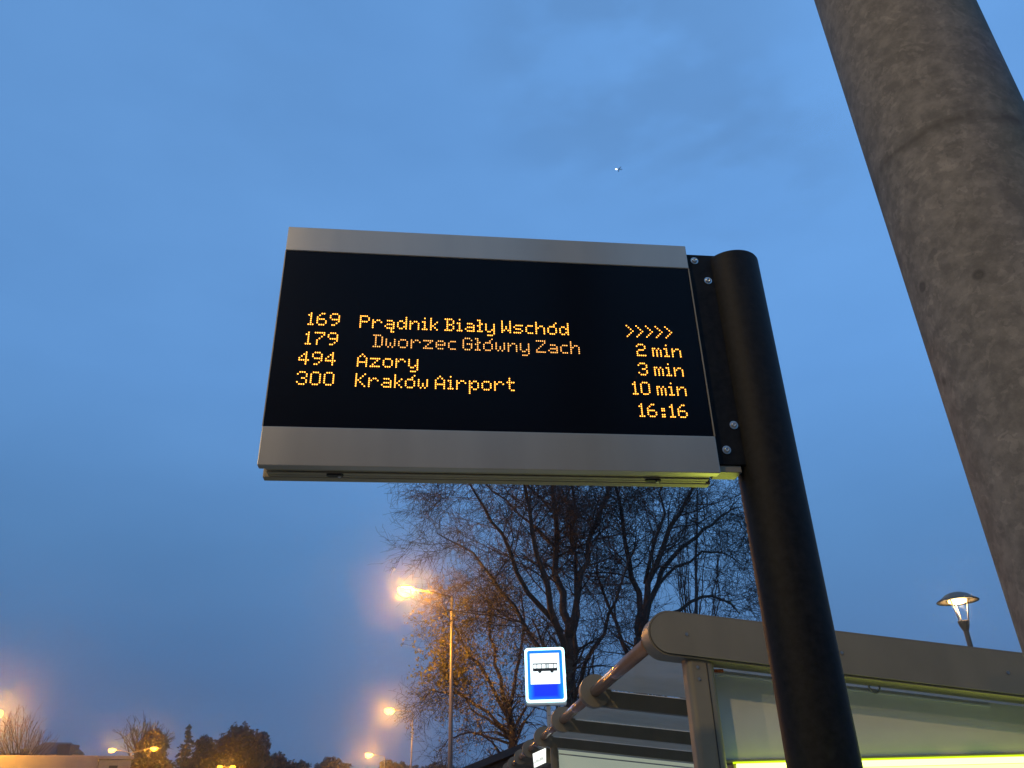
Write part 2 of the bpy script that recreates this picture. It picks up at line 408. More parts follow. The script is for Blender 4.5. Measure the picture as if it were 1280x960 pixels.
# dot-matrix glyphs: rows from the top; rows 7 and 8 hang below the base line
G = {
'1': [".#.", "##.", ".#.", ".#.", ".#.", ".#.", "###"],
'6': ["..##.", ".#...", "#....", "####.", "#...#", "#...#", ".###."],
'9': [".###.", "#...#", "#...#", ".####", "....#", "...#.", ".##.."],
'7': ["#####", "....#", "...#.", "..#..", ".#...", ".#...", ".#..."],
'4': ["...#.", "..##.", ".#.#.", "#..#.", "#####", "...#.", "...#."],
'3': [".###.", "#...#", "....#", "..##.", "....#", "#...#", ".###."],
'0': [".###.", "#...#", "#...#", "#...#", "#...#", "#...#", ".###."],
'2': [".###.", "#...#", "....#", ".###.", "#....", "#....", "#####"],
'P': ["####.", "#...#", "#...#", "####.", "#....", "#....", "#...."],
'r': ["", "", "#.##.", "##..#", "#....", "#....", "#...."],
'a': ["", "", ".###.", "....#", ".####", "#...#", ".####"],
'ą': ["", "", ".###.", "....#", ".####", "#...#", ".####", "...#.", "...##"],
'd': ["....#", "....#", ".##.#", "#..##", "#...#", "#..##", ".##.#"],
'n': ["", "", "#.##.", "##..#", "#...#", "#...#", "#...#"],
'i': [".#.", "", "##.", ".#.", ".#.", ".#.", "###"],
'k': ["#...", "#...", "#..#", "#.#.", "##..", "#.#.", "#..#"],
'B': ["####.", ".#..#", ".#..#", ".###.", ".#..#", ".#..#", "####."],
'ł': ["##.", ".#.", ".##", "##.", ".#.", ".#.", "###"],
'y': ["", "", "#...#", "#...#", "#...#", "#..##", ".##.#", "....#", ".###."],
'W': ["#...#", "#...#", "#...#", "#.#.#", "#.#.#", "##.##", "#...#"],
's': ["", "", ".####", "#....", ".###.", "....#", "####."],
'c': ["", "", ".###", "#...", "#...", "#...", ".###"],
'h': ["#....", "#....", "#.##.", "##..#", "#...#", "#...#", "#...#"],
'ó': ["....#", "...#.", ".###.", "#...#", "#...#", "#...#", ".###."],
'D': ["####.", ".#..#", ".#..#", ".#..#", ".#..#", ".#..#", "####."],
'w': ["", "", "#...#", "#...#", "#.#.#", "#.#.#", ".#.#."],
'o': ["", "", ".###.", "#...#", "#...#", "#...#", ".###."],
'z': ["", "", "#####", "...#.", "..#..", ".#...", "#####"],
'e': ["", "", ".###.", "#...#", "#####", "#....", ".###."],
'G': [".###.", "#...#", "#....", "#.###", "#...#", "#...#", ".###."],
'Z': ["#####", "....#", "...#.", "..#..", ".#...", "#....", "#####"],
'A': ["..#..", ".#.#.", "#...#", "#...#", "#####", "#...#", "#...#"],
'K': ["#...#", "#..#.", "#.#..", "##...", "#.#..", "#..#.", "#...#"],
'p': ["", "", "#.##.", "##..#", "#...#", "##..#", "#.##.", "#....", "#...."],
't': [".#..", ".#..", "####", ".#..", ".#..", ".#..", "..##"],
'm': ["", "", "##.#.", "#.#.#", "#.#.#", "#.#.#", "#.#.#"],
':': ["", "", "##", "##", "", "##", "##"],
'>': ["#...", ".#..", "..#.", "...#", "..#.", ".#..", "#..."],
}
PUi, PVi = 0.00744, 0.0078
def led_text(text, u0, zb, material, r=0.0024, pu=PUi):
    mb = MB(); c = 0
    for ch in text:
        if ch == ' ': c += 2; continue
        g = G[ch]; w = max(len(r_) for r_ in g)
        for ri, row in enumerate(g):
            for ci, k in enumerate(row):
                if k == '#':
                    uu = u0 + (c + ci) * pu; zz = zb + (6 - ri) * PVi
                    vs = [D(Vector((uu + rr * math.cos(2 * PI * q / 8 + .39), 0.0038 - tt, zz + rr * math.sin(2 * PI * q / 8 + .39)))) for rr, tt in ((r, 0), (r, .0012)) for q in range(8)]
                    mb.add(vs, [tuple(range(8, 16))[::-1]] + [(q, (q + 1) % 8, 8 + (q + 1) % 8, 8 + q) for q in range(8)])
        c += w + 1
    return mb.build('led_text', material, sc)
led_text('169', 0.1125, 3.1935, M['led'], pu=.0076)
led_text('179', 0.1105, 3.1125, M['led'], pu=.0077)
led_text('494', 0.0950, 3.0310, M['led'], pu=.0076)
led_text('300', 0.0960, 2.9515, M['led'], pu=.0076)
led_text('Prądnik Biały Wschód', 0.2955, 3.1895, M['led'])
led_text('Dworzec Główny Zach', 0.3467, 3.1105, M['led_dim'], r=.0022)
led_text('Azory', 0.2965, 3.0295, M['led'])
led_text('Kraków Airport', 0.2952, 2.9500, M['led'])
led_text('>>>>>', 1.2785, 3.1912, M['led'])
led_text('2 min', 1.3093, 3.1106, M['led'])
led_text('3 min', 1.3078, 3.0300, M['led'])
led_text('10 min', 1.2788, 2.9502, M['led'])
led_text('16', 1.2941, 2.8620, M['led'])
led_text(':', 1.2941 + 11 * PUi, 2.8620, M['led'])
led_text('16', 1.2941 + 15 * PUi, 2.8620, M['led'])

# ------------------------------------------------------------------ thick galvanised pole beside the camera
az = math.radians(36.15)
DP = 1.34
base = Vector((DP * math.sin(math.radians(37.2)), DP * math.cos(math.radians(37.2)), 0.13))
gp = empty('galvanised_pole', base)
tag(gp, 'thick mottled grey steel pole rising past the top edge, nearest to the viewer', 'pole')
lean = Vector((-0.0073, 0.0055, 0))
def on(zz): return lean * zz
mb = MB()
zs = [0, 0.5, 1.0, 1.5, 2.0, 2.5, 3.0, 3.5, 4.0, 5.0, 6.5, 8.5]
mb.tube([on(z) + Vector((0, 0, z)) for z in zs], [0.134, .133, .1325, .132, .131, .1305, .130, .129, .128, .124, .118, .105], 72)
shaft = mb.build('shaft', M['galv'], gp)
mb = MB(); mb.lathe([(0.22, 0), (0.22, 0.02), (0.135, 0.022)], n=40); mb.build('base_plate', M['galv'], gp)

# ------------------------------------------------------------------ bus shelter
SL = Vector((-0.0676, 0.9977, 0)); SW = Vector((0.9977, 0.0676, 0))
SO = Vector((0.74981, 4.47710, 0))
sh = empty('bus_shelter', SO, math.atan2(0.0676, 0.9977))
tag(sh, 'grey beige bus shelter with rounded crossbeams and glass roof', 'bus shelter')
SLP = -0.1305
X1 = 2.75
def stadium(xc, zc, r, x1, slope, n=20):
    a0 = math.atan(slope); nx, nz_ = -math.sin(a0), math.cos(a0)
    out = []
    for k in range(n + 1):
        a = a0 + PI / 2 + PI * k / n
        out.append((xc + r * math.cos(a), zc + r * math.sin(a)))
    xe = x1; ze = zc + slope * (x1 - xc)
    out += [(xe - nx * r, ze - nz_ * r), (xe + nx * r, ze + nz_ * r)]
    return out
# end fascia with rounded nose
mb = MB(); mb.prism(stadium(0.072, 2.468, 0.119, X1, SLP), 0.012, 0.20, XZ, True)
fa = mb.build('end_fascia', M['shelter'], sh)
fa_m = fa.modifiers.new('edge', 'BEVEL'); fa_m.width = .004; fa_m.segments = 2; fa_m.limit_method = 'ANGLE'; fa_m.angle_limit = math.radians(50)
mb = MB(); mb.prism(stadium(0.072, 2.468, 0.108, X1, SLP), 0.0, 0.0085, XZ, True)
mb.build('fascia_cover', M['shelter'], sh, 0.002)
MB().prism(stadium(0.072, 2.468, 0.1105, X1, SLP), 0.0088, 0.0117, XZ, True).build('gasket', M['dark'], sh)
# discs and beams further along
for k in range(1, 8):
    y = 2.28 * k
    mb = MB(); mb.prism(disc_poly(0.123, 36, -0.008, 2.445), y - 0.06, y + 0.06, XZ, True)
    mb.build('beam_cap', M['shelter'], sh, 0.004)
    a = 0.06; s_ = -0.121
    mb = MB()
    poly = [(0.03, 2.446), (X1, 2.454 + s_ * X1), (X1, 2.334 + s_ * X1), (0.03, 2.330)]
    mb.prism(poly[::-1], y - 0.045, y + 0.045, XZ)
    mb.build('crossbeam', M['shelter'], sh, 0.012, 3)
# edge pipe between the discs
for k in range(7):
    y0 = 2.28 * k + (0.19 if k == 0 else 0.06); y1 = 2.28 * (k + 1) - 0.06
    MB().tube([(-0.012, y0, 2.44), (-0.012, y1, 2.44)], 0.043, 32).build('edge_pipe', M['tube'], sh)
# roof glass
for k in range(7):
    y0 = 2.28 * k + (0.20 if k == 0 else 0.045); y1 = 2.28 * (k + 1) - 0.045
    zt = lambda x: 2.462 - 0.121 * x
    mb = MB()
    vs = [(0.05, y0, zt(.05)), (X1, y0, zt(X1)), (X1, y1, zt(X1)), (0.05, y1, zt(.05))]
    vs += [(v[0], v[1], v[2] + .008) for v in vs]
    mb.add(vs, [(0, 3, 2, 1), (4, 5, 6, 7), (0, 1, 5, 4), (1, 2, 6, 5), (2, 3, 7, 6), (3, 0, 4, 7)])
    mb.build('roof_glass', M['roofglass'], sh)
# lengthwise purlins at the low back edge
MB().box(X1 - .08, X1, .2, 16, 2.02, 2.12).build('rear_gutter', M['shelter'], sh, .01)
# columns: near the viewer, and under later beams
def column(x0, x1, y0, y1, ztop):
    mb = MB(); mb.prism(rrect(x0, x1, y0, y1, 0.035), 0.13, ztop, lambda p, q, t: Vector((p, q, t)), False)
    return mb.build('column', M['shelter'], sh)
c0 = column(0.150, 0.302, 0.03, 0.165, 2.345)
mb = MB(); mb.box(0.255, 0.259, 0.026, 0.0315, 0.14, 2.31); mb.build('column_groove', M['dark'], c0)
for k in (3, 7):
    column(0.075, 0.170, 2.28 * k - .04, 2.28 * k + .06, 2.36)
for k in (0, 3, 7):
    column(2.45, 2.57, 2.28 * k + .05, 2.28 * k + .15, 2.1)
# end wall: frosted panel, seal, hook, advertising light box
YP = 0.215
mb = MB()
zt = lambda x: 2.347 - 0.1305 * x
mb.add([(0.31, YP, 1.845), (2.45, YP, 1.845), (2.45, YP, zt(2.45)), (0.31, YP, zt(.31)), (0.31, YP + .012, 1.845), (2.45, YP + .012, 1.845), (2.45, YP + .012, zt(2.45)), (0.31, YP + .012, zt(.31))],
       [(0, 1, 2, 3), (7, 6, 5, 4), (0, 4, 5, 1), (3, 2, 6, 7), (0, 3, 7, 4), (1, 5, 6, 2)])
mb.build('end_panel', M['panel'], sh)
mb = MB()
za = lambda x: 2.322 - 0.131 * x
mb.add([(0.33, YP - .012, za(.33)), (1.88, YP - .012, za(1.88)), (1.88, YP - .012, za(1.88) + .009), (0.33, YP - .012, za(.33) + .009),
        (0.33, YP - .002, za(.33)), (1.88, YP - .002, za(1.88)), (1.88, YP - .002, za(1.88) + .009), (0.33, YP - .002, za(.33) + .009)],
       [(0, 1, 2, 3), (7, 6, 5, 4), (0, 4, 5, 1), (3, 2, 6, 7), (0, 3, 7, 4), (1, 5, 6, 2)])
mb.build('panel_seal', M['whitestrip'], sh)
MB().box(0.318, 0.40, YP - .014, YP - .003, 2.285, 2.303).build('sealant_patch', M['orange'], sh, .004)
MB().tube([(1.235 + 0.032 * math.cos(a_), 0.19, 2.205 + 0.045 * math.sin(a_)) for a_ in [PI + PI * k / 14 for k in range(15)]], 0.005, 8).build('hook', M['galv_post'], sh)
for (x_, z_) in ((1.0, 2.347), (1.9, 2.2295), (0.16, 2.457)):
    MB().prism(disc_poly(.009, 14, x_, z_), -.0045, -.0002, XZ).build('fascia_bolt', M['bolt'], sh, .001)
for z_ in (2.29, 2.23):
    MB().prism(disc_poly(.008, 12, .205, z_), .0245, .0298, XZ).build('column_bolt', M['bolt'], c0)
# frame rail under the panel and the light box below it
MB().box(0.31, 2.45, YP - .02, YP + .03, 1.828, 1.844).build('panel_rail', M['shelter'], sh, .003)
lb = MB().box(0.37, 2.40, YP - .035, YP + .10, 0.62, 1.822).build('advert_box', M['shelter'], sh, .006)
MB().box(0.385, 2.385, YP - .045, YP - .0355, 0.66, 1.790).build('backlit_face', M['neon'], lb)
MB().box(0.372, 2.398, YP - .075, YP - .0355, 1.8225, 1.832).build('tube_glow_lip', emit('yellow_green_painted_glow', (.72, 1.0, .0), 1.1), lb)  # added glowing lip, paints the yellow-green spill above the tube
MB().tube([(0.385, YP - .062, 1.808), (2.385, YP - .062, 1.808)], 0.016, 14).build('light_tube', M['neon_core'], lb)
# far end panel of the first section, emission painting the light on it, and the little lit box sign
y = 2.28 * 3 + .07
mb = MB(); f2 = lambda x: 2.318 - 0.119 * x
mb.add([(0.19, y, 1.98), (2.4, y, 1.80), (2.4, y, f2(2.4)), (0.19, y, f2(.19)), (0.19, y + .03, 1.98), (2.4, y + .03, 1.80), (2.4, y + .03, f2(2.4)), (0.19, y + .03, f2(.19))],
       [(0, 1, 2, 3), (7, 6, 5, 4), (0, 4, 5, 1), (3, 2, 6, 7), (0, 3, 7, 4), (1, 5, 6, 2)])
mb.build('glow_panel', M['panel_glow'], sh)
MB().box(0.19, 2.4, y - .02, y - .001, 2.16, 2.175, lambda v: Vector((v.x, v.y, v.z + .1 - .119 * v.x))).build('panel_edge', M['whitestrip'], sh)

# small lit box sign hanging from the shelter edge
ra, rb = at(681.2, 935.3, 11.5), at(665.8, 942.3, 12.0)
rc, rd = at(667.6, 959.5, 12.0), at(681.4, 953.0, 11.5)
lbx = empty('lit_box_sign', ((ra + rb + rc + rd) / 4))
tag(lbx, 'small white lit box sign with line drawing, hanging under the shelter roof edge', 'lit sign')
cc = lbx.location.copy()
nrm = (rb - ra).cross(rd - ra).normalized()
if nrm.dot(CAM - cc) < 0: nrm = -nrm
q = [p - cc for p in (ra, rb, rc, rd)]
vs = q + [p - nrm * .09 for p in q]
fs = [(0, 1, 2, 3), (7, 6, 5, 4), (0, 4, 5, 1), (1, 5, 6, 2), (2, 6, 7, 3), (3, 7, 4, 0)]
e1 = (q[1] - q[0]); e2 = (q[3] - q[0])
vsc = [p * 1.06 - nrm * .012 for p in q] + [p * 1.06 - nrm * .09 for p in q]
MB().add(vsc, fs).build('case', M['shelter'], lbx)
fq = [p for p in q] + [p - nrm * .011 for p in q]
fc = MB().add(fq, fs).build('lit_face', M['box_white'], lbx)
mb = MB()
rr_ = random.Random(5)
for i in range(14):
    s0 = .12 + .055 * i; h_ = rr_.uniform(.05, .22)
    p = lambda s_, t_: q[0] + e1 * s_ + e2 * t_ + nrm * .002
    mb.add([p(s0, .72 - h_), p(s0 + .028, .72 - h_), p(s0 + .028, .72), p(s0, .72)], [(0, 1, 2, 3)])
mb.add([p(.06, .74), p(.94, .74), p(.94, .765), p(.06, .765)], [(0, 1, 2, 3)])
mb.build('line_drawing', M['sign_pict'], fc)
MB().tube([q[0] * .5 + q[1] * .5 - nrm * .05, q[0] * .5 + q[1] * .5 - nrm * .05 + Vector((0.02, 0, .10))], .012, 8).build('hanger', M['shelter'], lbx)

# ------------------------------------------------------------------ illuminated bus stop sign
DS = 11.55
pc = at(681.7, 845, DS)
bs = empty('bus_stop_sign', Vector((pc.x, pc.y, 2.47)), math.radians(-1.5))
tag(bs, 'backlit blue bus stop sign showing a black bus on a white square', 'bus stop sign')
mb = MB()
sx = at(707, 845, DS).x - at(656.5, 845, DS).x
zt_, zb_ = at(682, 809.5, DS).z, at(682, 880, DS).z
W2 = sx / 2; zc = (zt_ + zb_) / 2; H2 = (zt_ - zb_) / 2
SC = Vector((0, 0, zc - 2.47))
sf = lambda p, q_, t: Vector((p, t, q_)) + SC
MB().prism(rrect(-W2 + .004, W2 - .004, -H2 - .012, H2 - .004, .02), .012, .16, sf).build('case', M['sign_case'], bs, .003)
MB().prism(rrect(-W2, W2, -H2 + .022, H2, .05), .0, .0115, sf).build('white_border', M['sign_edge'], bs)
bl = MB().prism(rrect(-W2 + .034, W2 - .034, -H2 + .055, H2 - .034, .03), -.004, -.0005, sf).build('blue_face', M['blue'], bs)
kx, kz = W2 / 27.0, H2 / 38.0
# the panel was measured on a 853x960 zoom of the photograph: 10.66 zoom px per photo px
def sg(X, Y): return ((X - 448) / 10.66 * (2 * W2 / 50.5), -(Y - 480) / 10.66 * (2 * H2 / 70.5))
def quad(mb, x0, x1, y0, y1, t):
    a, b = sg(x0, y0), sg(x1, y1)
    mb.box(a[0], b[0], t - .003, t, b[1], a[1], lambda v: v + SC); return mb
wf = quad(MB(), 250, 642, 182, 596, -.0045).build('white_face', M['sign_white'], bs)
mb = MB()
quad(mb, 285, 612, 384, 424, -.0080)       # lower body of the bus
quad(mb, 285, 612, 318, 332, -.0080)       # roof line
for x in (283, 335, 396, 455, 470, 488, 560, 604): quad(mb, x, x + 9, 332, 384, -.0080)
for x in (376, 540):
    a = sg(x, 425); mb.prism(disc_poly(.023, 16, a[0], a[1]), -.0081, -.0110, sf)
mb.build('bus_pictogram', M['sign_pict'], wf)
for sgn in (-1, 1):
    mb = MB(); mb.box(sgn * W2 - .012 * (sgn < 0), sgn * W2 + .012 * (sgn > 0), .03, .07, -.02, .02, lambda v: v + SC); mb.build('side_clip', M['sign_case'], bs)
post_m = MB(); post_m.box(-.002, .053, .05, .105, 0, zc - H2 - .012 - 2.47)
post = post_m.build('post', M['galv_post'], bs, .004)
for zz in (.14, .26): MB().prism(disc_poly(.006, 10, .026, zz), .0485, .0497, XZ).build('bolt', M['dark'], post)

# ------------------------------------------------------------------ street lamps
def lamp_light(parent, loc, power, col, radius=.12, spot=None):
    ld = bpy.data.lights.new('lamp_light', 'SPOT' if spot else 'POINT')
    ld.energy = power; ld.color = col; ld.shadow_soft_size = radius
    if spot:
        ld.spot_size = math.radians(spot); ld.spot_blend = .6
    o = bpy.data.objects.new('lamp_light', ld); COL.objects.link(o); o.parent = parent; o.location = loc
    return o
SOD = (1.0, 0.40, 0.03)
def street_lamp(pole_xy, top_z, heads, label, power, r=.075, lens='sod', s=1.0, col=(1.0, .40, .03)):
    o = empty('street_lamp', Vector((pole_xy[0], pole_xy[1], 0)))
    tag(o, label, 'street lamp', 'sodium street lamps along the road')
    MB().tube([(0, 0, 0), (0, 0, top_z * .4), (0, 0, top_z)], [r * 1.3, r, r * .62], 14).build('pole', M['lamp_metal'], o)
    for h in heads:
        h = Vector(h) - Vector((pole_xy[0], pole_xy[1], 0))
        d = Vector((h.x, h.y, 0)).normalized()
        p0 = Vector((0, 0, top_z - .03)); p1 = h - d * .22
        mid = (p0 + p1) / 2 + Vector((0, 0, .03))
        MB().tube([p0, mid, p1], [.035, .03, .03], 10).build('arm', M['lamp_metal'], o)
        hd = empty('luminaire', h); hd.parent = o; hd.rotation_euler = (0, 0, math.atan2(d.y, d.x))
        # housing: shallow shell, lens hangs below it
        n = 20; prof = [(0.0, .11), (.07, .105), (.11, .09), (.14, .06), (.13, .045)]
        mb = MB(); mb.lathe(prof, n=n)
        mb.v = [(x * 1.3 * s, y * .9 * s, z * s) for x, y, z in mb.v]
        mb.build('housing', M['lamp_metal'], hd)
        mb = MB(); mb.lathe([(.19, .045), (.235, -.0), (.24, -.06), (.20, -.14), (.12, -.20), (.001, -.225)], n=n)
        mb.v = [(x * 1.15 * s, y * .85 * s, z * 1.1 * s) for x, y, z in mb.v]
        mb.build('lens', M[lens], hd)
        if power: lamp_light(hd, (0, 0, -.09 * s), power, col, .08 * s)
    return o
h1 = at(508, 736, 29.0); t1 = at(565, 745, 29.6)
street_lamp((t1.x, t1.y), t1.z, [h1], 'single armed street lamp with glowing orange light in front of the yellow leaved tree', 2000, s=1.2)
h2 = at(487, 887, 68.0); t2 = at(516, 890, 68.6)
street_lamp((t2.x, t2.y), t2.z, [h2], 'second nearest single armed street lamp down the road, thin arm and orange light', 1900, s=1.45)
h3 = at(461, 943, 118.0); t3 = at(481, 945, 118.6)
street_lamp((t3.x, t3.y), t3.z, [h3], 'distant street lamp low over the horizon beside the small round tree', 2400, s=1.7)
h4, h5, t5 = at(140, 937, 84), at(193, 935, 84), at(164, 941, 84.5)
street_lamp((t5.x, t5.y), t5.z, [h4, h5], 'double armed street lamp in front of the tall brushy tree', 800, s=1.05)
h6, h7, t7 = at(275, 958, 93), at(291, 958, 93), at(283, 959, 93.3)
street_lamp((t7.x, t7.y), t7.z, [h6, h7], 'far double street lamp in front of the large round dark tree', 350, s=.95)
h8 = at(-8, 890, 60); t8 = at(-75, 893, 60.6)
street_lamp((t8.x, t8.y), t8.z, [h8], 'orange street lamp cut by the picture edge above the bare round tree', 3400, s=1.9)
# added unseen lamps behind the viewer, warm fill; the first continues the row
street_lamp((-2.3, -3.2), 8.6, [(-3.9, -3.4, 8.9)], 'added street lamp over the kerb behind the viewer, unseen warm fill light', 1200, col=(1.0, .70, .30))
street_lamp((-15.0, -5.0), 8.6, [(-13.2, -5.0, 8.9)], 'added street lamp across the road behind the viewer, unseen warm fill light', 1500, col=(1.0, .74, .36))
# added unseen block behind the viewer: hides low sky, darkens the board's reflections
ab = empty('sky_blocker', (2, -17, 0)); tag(ab, 'added beige block behind the viewer, unseen, blocking low sky light', 'building')
MB().box(-34, 34, -11, 0, 0, 12.0).build('wall', M['render'], ab)
MB().box(-34.3, 34.3, -11.3, .3, 12.001, 12.4).build('roof', M['roof'], ab)
for fl in range(4):
    for i in range(14):
        x = -31 + i * 4.7; z = 1.1 + fl * 2.9
        wn = MB().box(x, x + 1.5, .003, .05, z, z + 1.5).build('window', M['whitestrip'], ab)
        MB().box(x + .07, x + .71, .051, .056, z + .07, z + 1.43).box(x + .79, x + 1.43, .051, .056, z + .07, z + 1.43).build('pane', M['window'], wn)

# ------------------------------------------------------------------ park lamp with hat
pl_ = at(1208, 790, 13.0)
pk = empty('park_lamp', Vector((pl_.x, pl_.y, 0)))
tag(pk, 'post top lamp with wide round hat and warm light, seen over the shelter roof', 'park lamp')
zh = at(1198, 751, 13.0).z
zn = at(1206, 777, 13.0).z
MB().lathe([(.07, 0), (.07, .8), (.042, .9), (.034, zn - .16), (.034, zn - .12)], n=20).build('pole', M['lamp_dark'], pk)
MB().lathe([(.034, zn - .13), (.062, zn - .06), (.074, zn - .005), (.074, zn + .012), (.0, zn + .014)], n=24).build('neck', M['lamp_dark'], pk)
hat = MB().lathe([(.001, zh + .118), (.08, zh + .112), (.15, zh + .085), (.20, zh + .045), (.255, zh + .012), (.275, zh - .006), (.272, zh - .012), (.20, zh + .004), (.135, zh + .010), (.001, zh + .01)], n=40).build('hat', M['lamp_dark'], pk)
MB().lathe([(.125, zh + .009), (.12, zh - .016), (.08, zh - .034), (.001, zh - .042)], n=28).build('lens', M['warm'], hat)
for k in range(3):
    a_ = math.radians(200) + 2 * PI / 3 * k
    MB().tube([(.066 * math.cos(a_), .066 * math.sin(a_), zn), (.128 * math.cos(a_), .128 * math.sin(a_), zh + .018)], .0085, 8).build('strut', M['lamp_arm'], pk)
lamp_light(pk, (0, 0, zh - .075), 34, (1.0, .66, .30), .06)

# ------------------------------------------------------------------ trees
def wander(p, d, L, n, wob, trop, rnd):
    pts = [p.copy()]; d = d.normalized()
    for i in range(n):
        d = (d + Vector((rnd.gauss(0, wob), rnd.gauss(0, wob), rnd.gauss(0, wob))) + Vector((0, 0, trop))).normalized()
        p = p + d * (L / n); pts.append(p.copy())
    return pts
def side_dir(d, ang, rnd):
    a = d.cross(Vector((rnd.gauss(0, 1), rnd.gauss(0, 1), rnd.gauss(0, 1)))).normalized()
    return (d * math.cos(ang) + a * math.sin(ang)).normalized()
class Tree:
    def __init__(s, seed, rmin=.007): s.r = random.Random(seed); s.thick = MB(); s.thin = MB(); s.tips = []; s.rmin = rmin
    def sprout(s, pts, r0, level, spec):
        """spec[level] = (count per metre, length range, angle range, wobble, tropism, segments)"""
        if level >= len(spec): 
            s.tips.append(pts[-1]); return
        cnt, (l0, l1), (a0, a1), wob, trop, seg = spec[level]
        L = sum((pts[i + 1] - pts[i]).length for i in range(len(pts) - 1))
        k = cnt * L; k = int(k) + (s.r.random() < k - int(k))
        for j in range(k):
            t = s.r.uniform(.12, 1.0) * (len(pts) - 1); i = min(int(t), len(pts) - 2); f = t - i
            p = pts[i].lerp(pts[i + 1], f); d = (pts[i + 1] - pts[i]).normalized()
            nd = side_dir(d, math.radians(s.r.uniform(a0, a1)), s.r)
            ll = s.r.uniform(l0, l1) * (1.0 - .45 * t / (len(pts) - 1))
            rr = max(s.rmin, r0 * (1 - .6 * t / (len(pts) - 1)) * s.r.uniform(.35, .6))
            q = wander(p, nd, ll, seg, wob, trop, s.r)
            rs = [max(s.rmin * .7, rr * (1 - .75 * m / seg)) for m in range(seg + 1)]
            s.thin.tube(q, rs, 4 if rr > .02 else 3, caps=False)
            s.sprout(q, rr, level + 1, spec)

def build_tree(name, label, base, guides, spec, seed, group=None, rmin=.007, twig='twig', leaves=None, cat='tree'):
    T = Tree(seed, rmin)
    o = empty(name, base)
    tag(o, label, cat, group)
    for (pts, r0, r1) in guides:
        pts = [p - base for p in pts]
        # refine the guide with small bends
        fine = [pts[0]]
        for a, b in zip(pts, pts[1:]):
            for k in (1, 2, 3):
                j = (b - a).length * .03
                fine.append(a.lerp(b, k / 3) + Vector((T.r.gauss(0, j), T.r.gauss(0, j), T.r.gauss(0, j))))
        n = len(fine)
        T.thick.tube(fine, [r0 + (r1 - r0) * i / (n - 1) for i in range(n)], 9)
        T.sprout(fine[n // 5:], (r0 + r1) / 2 * .9, 0, spec)
    T.thick.build('trunk', M['bark'], o)
    T.thin.build('crown', M[twig], o)
    if leaves: leaves(T, o)
    return o, T

def leaf_quads(mb, c, size, rnd, n=1, spread=.1):
    for _ in range(n):
        p = c + Vector((rnd.gauss(0, spread), rnd.gauss(0, spread), rnd.gauss(0, spread)))
        a = Vector((rnd.gauss(0, 1), rnd.gauss(0, 1), rnd.gauss(0, 1))).normalized()
        b = a.cross(Vector((rnd.gauss(0, 1), rnd.gauss(0, 1), rnd.gauss(0, 1)))).normalized()
        s_ = size * rnd.uniform(.6, 1.3)
        mb.add([p - a * s_, p + b * s_ * .5, p + a * s_, p - b * s_ * .5], [(0, 1, 2, 3)])

rt = random.Random(11)
def G_(D0, *pp):
    return [at(x, y, D0 + dd) for (x, y, dd) in pp]
SPEC = [(3.3, (1.6, 3.9), (25, 70), .16, .02, 7), (4.4, (.9, 2.3), (25, 75), .20, -.01, 5), (7.0, (.35, 1.2), (25, 75), .24, -.03, 4)]
DA = 27.0
baseA = at(712, 1000, DA); baseA.z = 0
gA = [
 ([baseA] + G_(DA, (713, 900, 0), (710, 800, 0)), .27, .20),
 (G_(DA, (710, 805, 0), (702, 740, .4), (694, 670, .8), (690, 590, 1.2), (684, 500, 1.5)), .15, .04),
 (G_(DA, (712, 830, 0), (690, 760, -.8), (668, 690, -1.4), (655, 610, -1.8), (640, 530, -2)), .13, .03),
 (G_(DA, (710, 800, 0), (728, 720, .5), (742, 660, 1.0), (764, 600, 1.4), (785, 540, 1.6)), .12, .03),
 (G_(DA, (705, 850, 0), (668, 800, .8), (630, 740, 1.6), (590, 690, 2.2), (545, 668, 2.6)), .10, .02),
 (G_(DA, (702, 790, 0), (660, 740, -.6), (625, 670, -1.0), (596, 620, -1.2), (570, 585, -1.4)), .10, .02),
 (G_(DA, (716, 840, 0), (724, 770, 1.5), (718, 690, 2.2), (715, 620, 2.6), (722, 540, 3)), .10, .03),
 (G_(DA, (713, 880, 0), (745, 810, -1.2), (770, 750, -1.8), (790, 690, -2.2)), .08, .02),
 (G_(DA, (700, 690, .5), (650, 640, .8), (600, 600, 1.0), (550, 600, 1.2)), .05, .015),
 (G_(DA, (690, 640, .8), (640, 580, .9), (590, 545, 1.0)), .05, .015),
]
build_tree('bare_tree', 'large bare tree with thick forked trunk directly behind the blue bus stop sign', baseA, gA, SPEC, 21, 'bare trees behind the shelter')
DB = 28.5
baseB = at(806, 1000, DB); baseB.z = 0
gB = [
 ([baseB] + G_(DB, (806, 900, 0), (800, 800, 0)), .25, .17),
 (G_(DB, (800, 805, 0), (796, 740, .5), (780, 680, 1.0), (770, 600, 1.4), (762, 520, 1.6)), .13, .03),
 (G_(DB, (800, 800, 0), (812, 730, -.6), (838, 660, -1.0), (868, 600, -1.4), (895, 540, -1.6)), .13, .03),
 (G_(DB, (806, 780, 0), (826, 710, .8), (868, 670, 1.2), (900, 648, 1.6), (925, 632, 2)), .11, .02),
 (G_(DB, (804, 820, 0), (830, 770, .6), (880, 745, 1.0), (912, 752, 1.2), (925, 768, 1.4)), .09, .015),
 (G_(DB, (800, 850, 0), (776, 800, 1.2), (752, 740, 1.8), (745, 680, 2.2)), .10, .02),
 (G_(DB, (804, 760, 0), (830, 720, 1.4), (880, 690, 1.8), (905, 690, 2.0), (926, 706, 2.2)), .07, .015),
 (G_(DB, (806, 730, -.6), (828, 640, -1.6), (836, 560, -2.0)), .07, .02),
]
build_tree('bare_tree', 'large bare tree with trunk rising behind the rounded nose of the shelter beam', baseB, gB, SPEC, 33, 'bare trees behind the shelter')
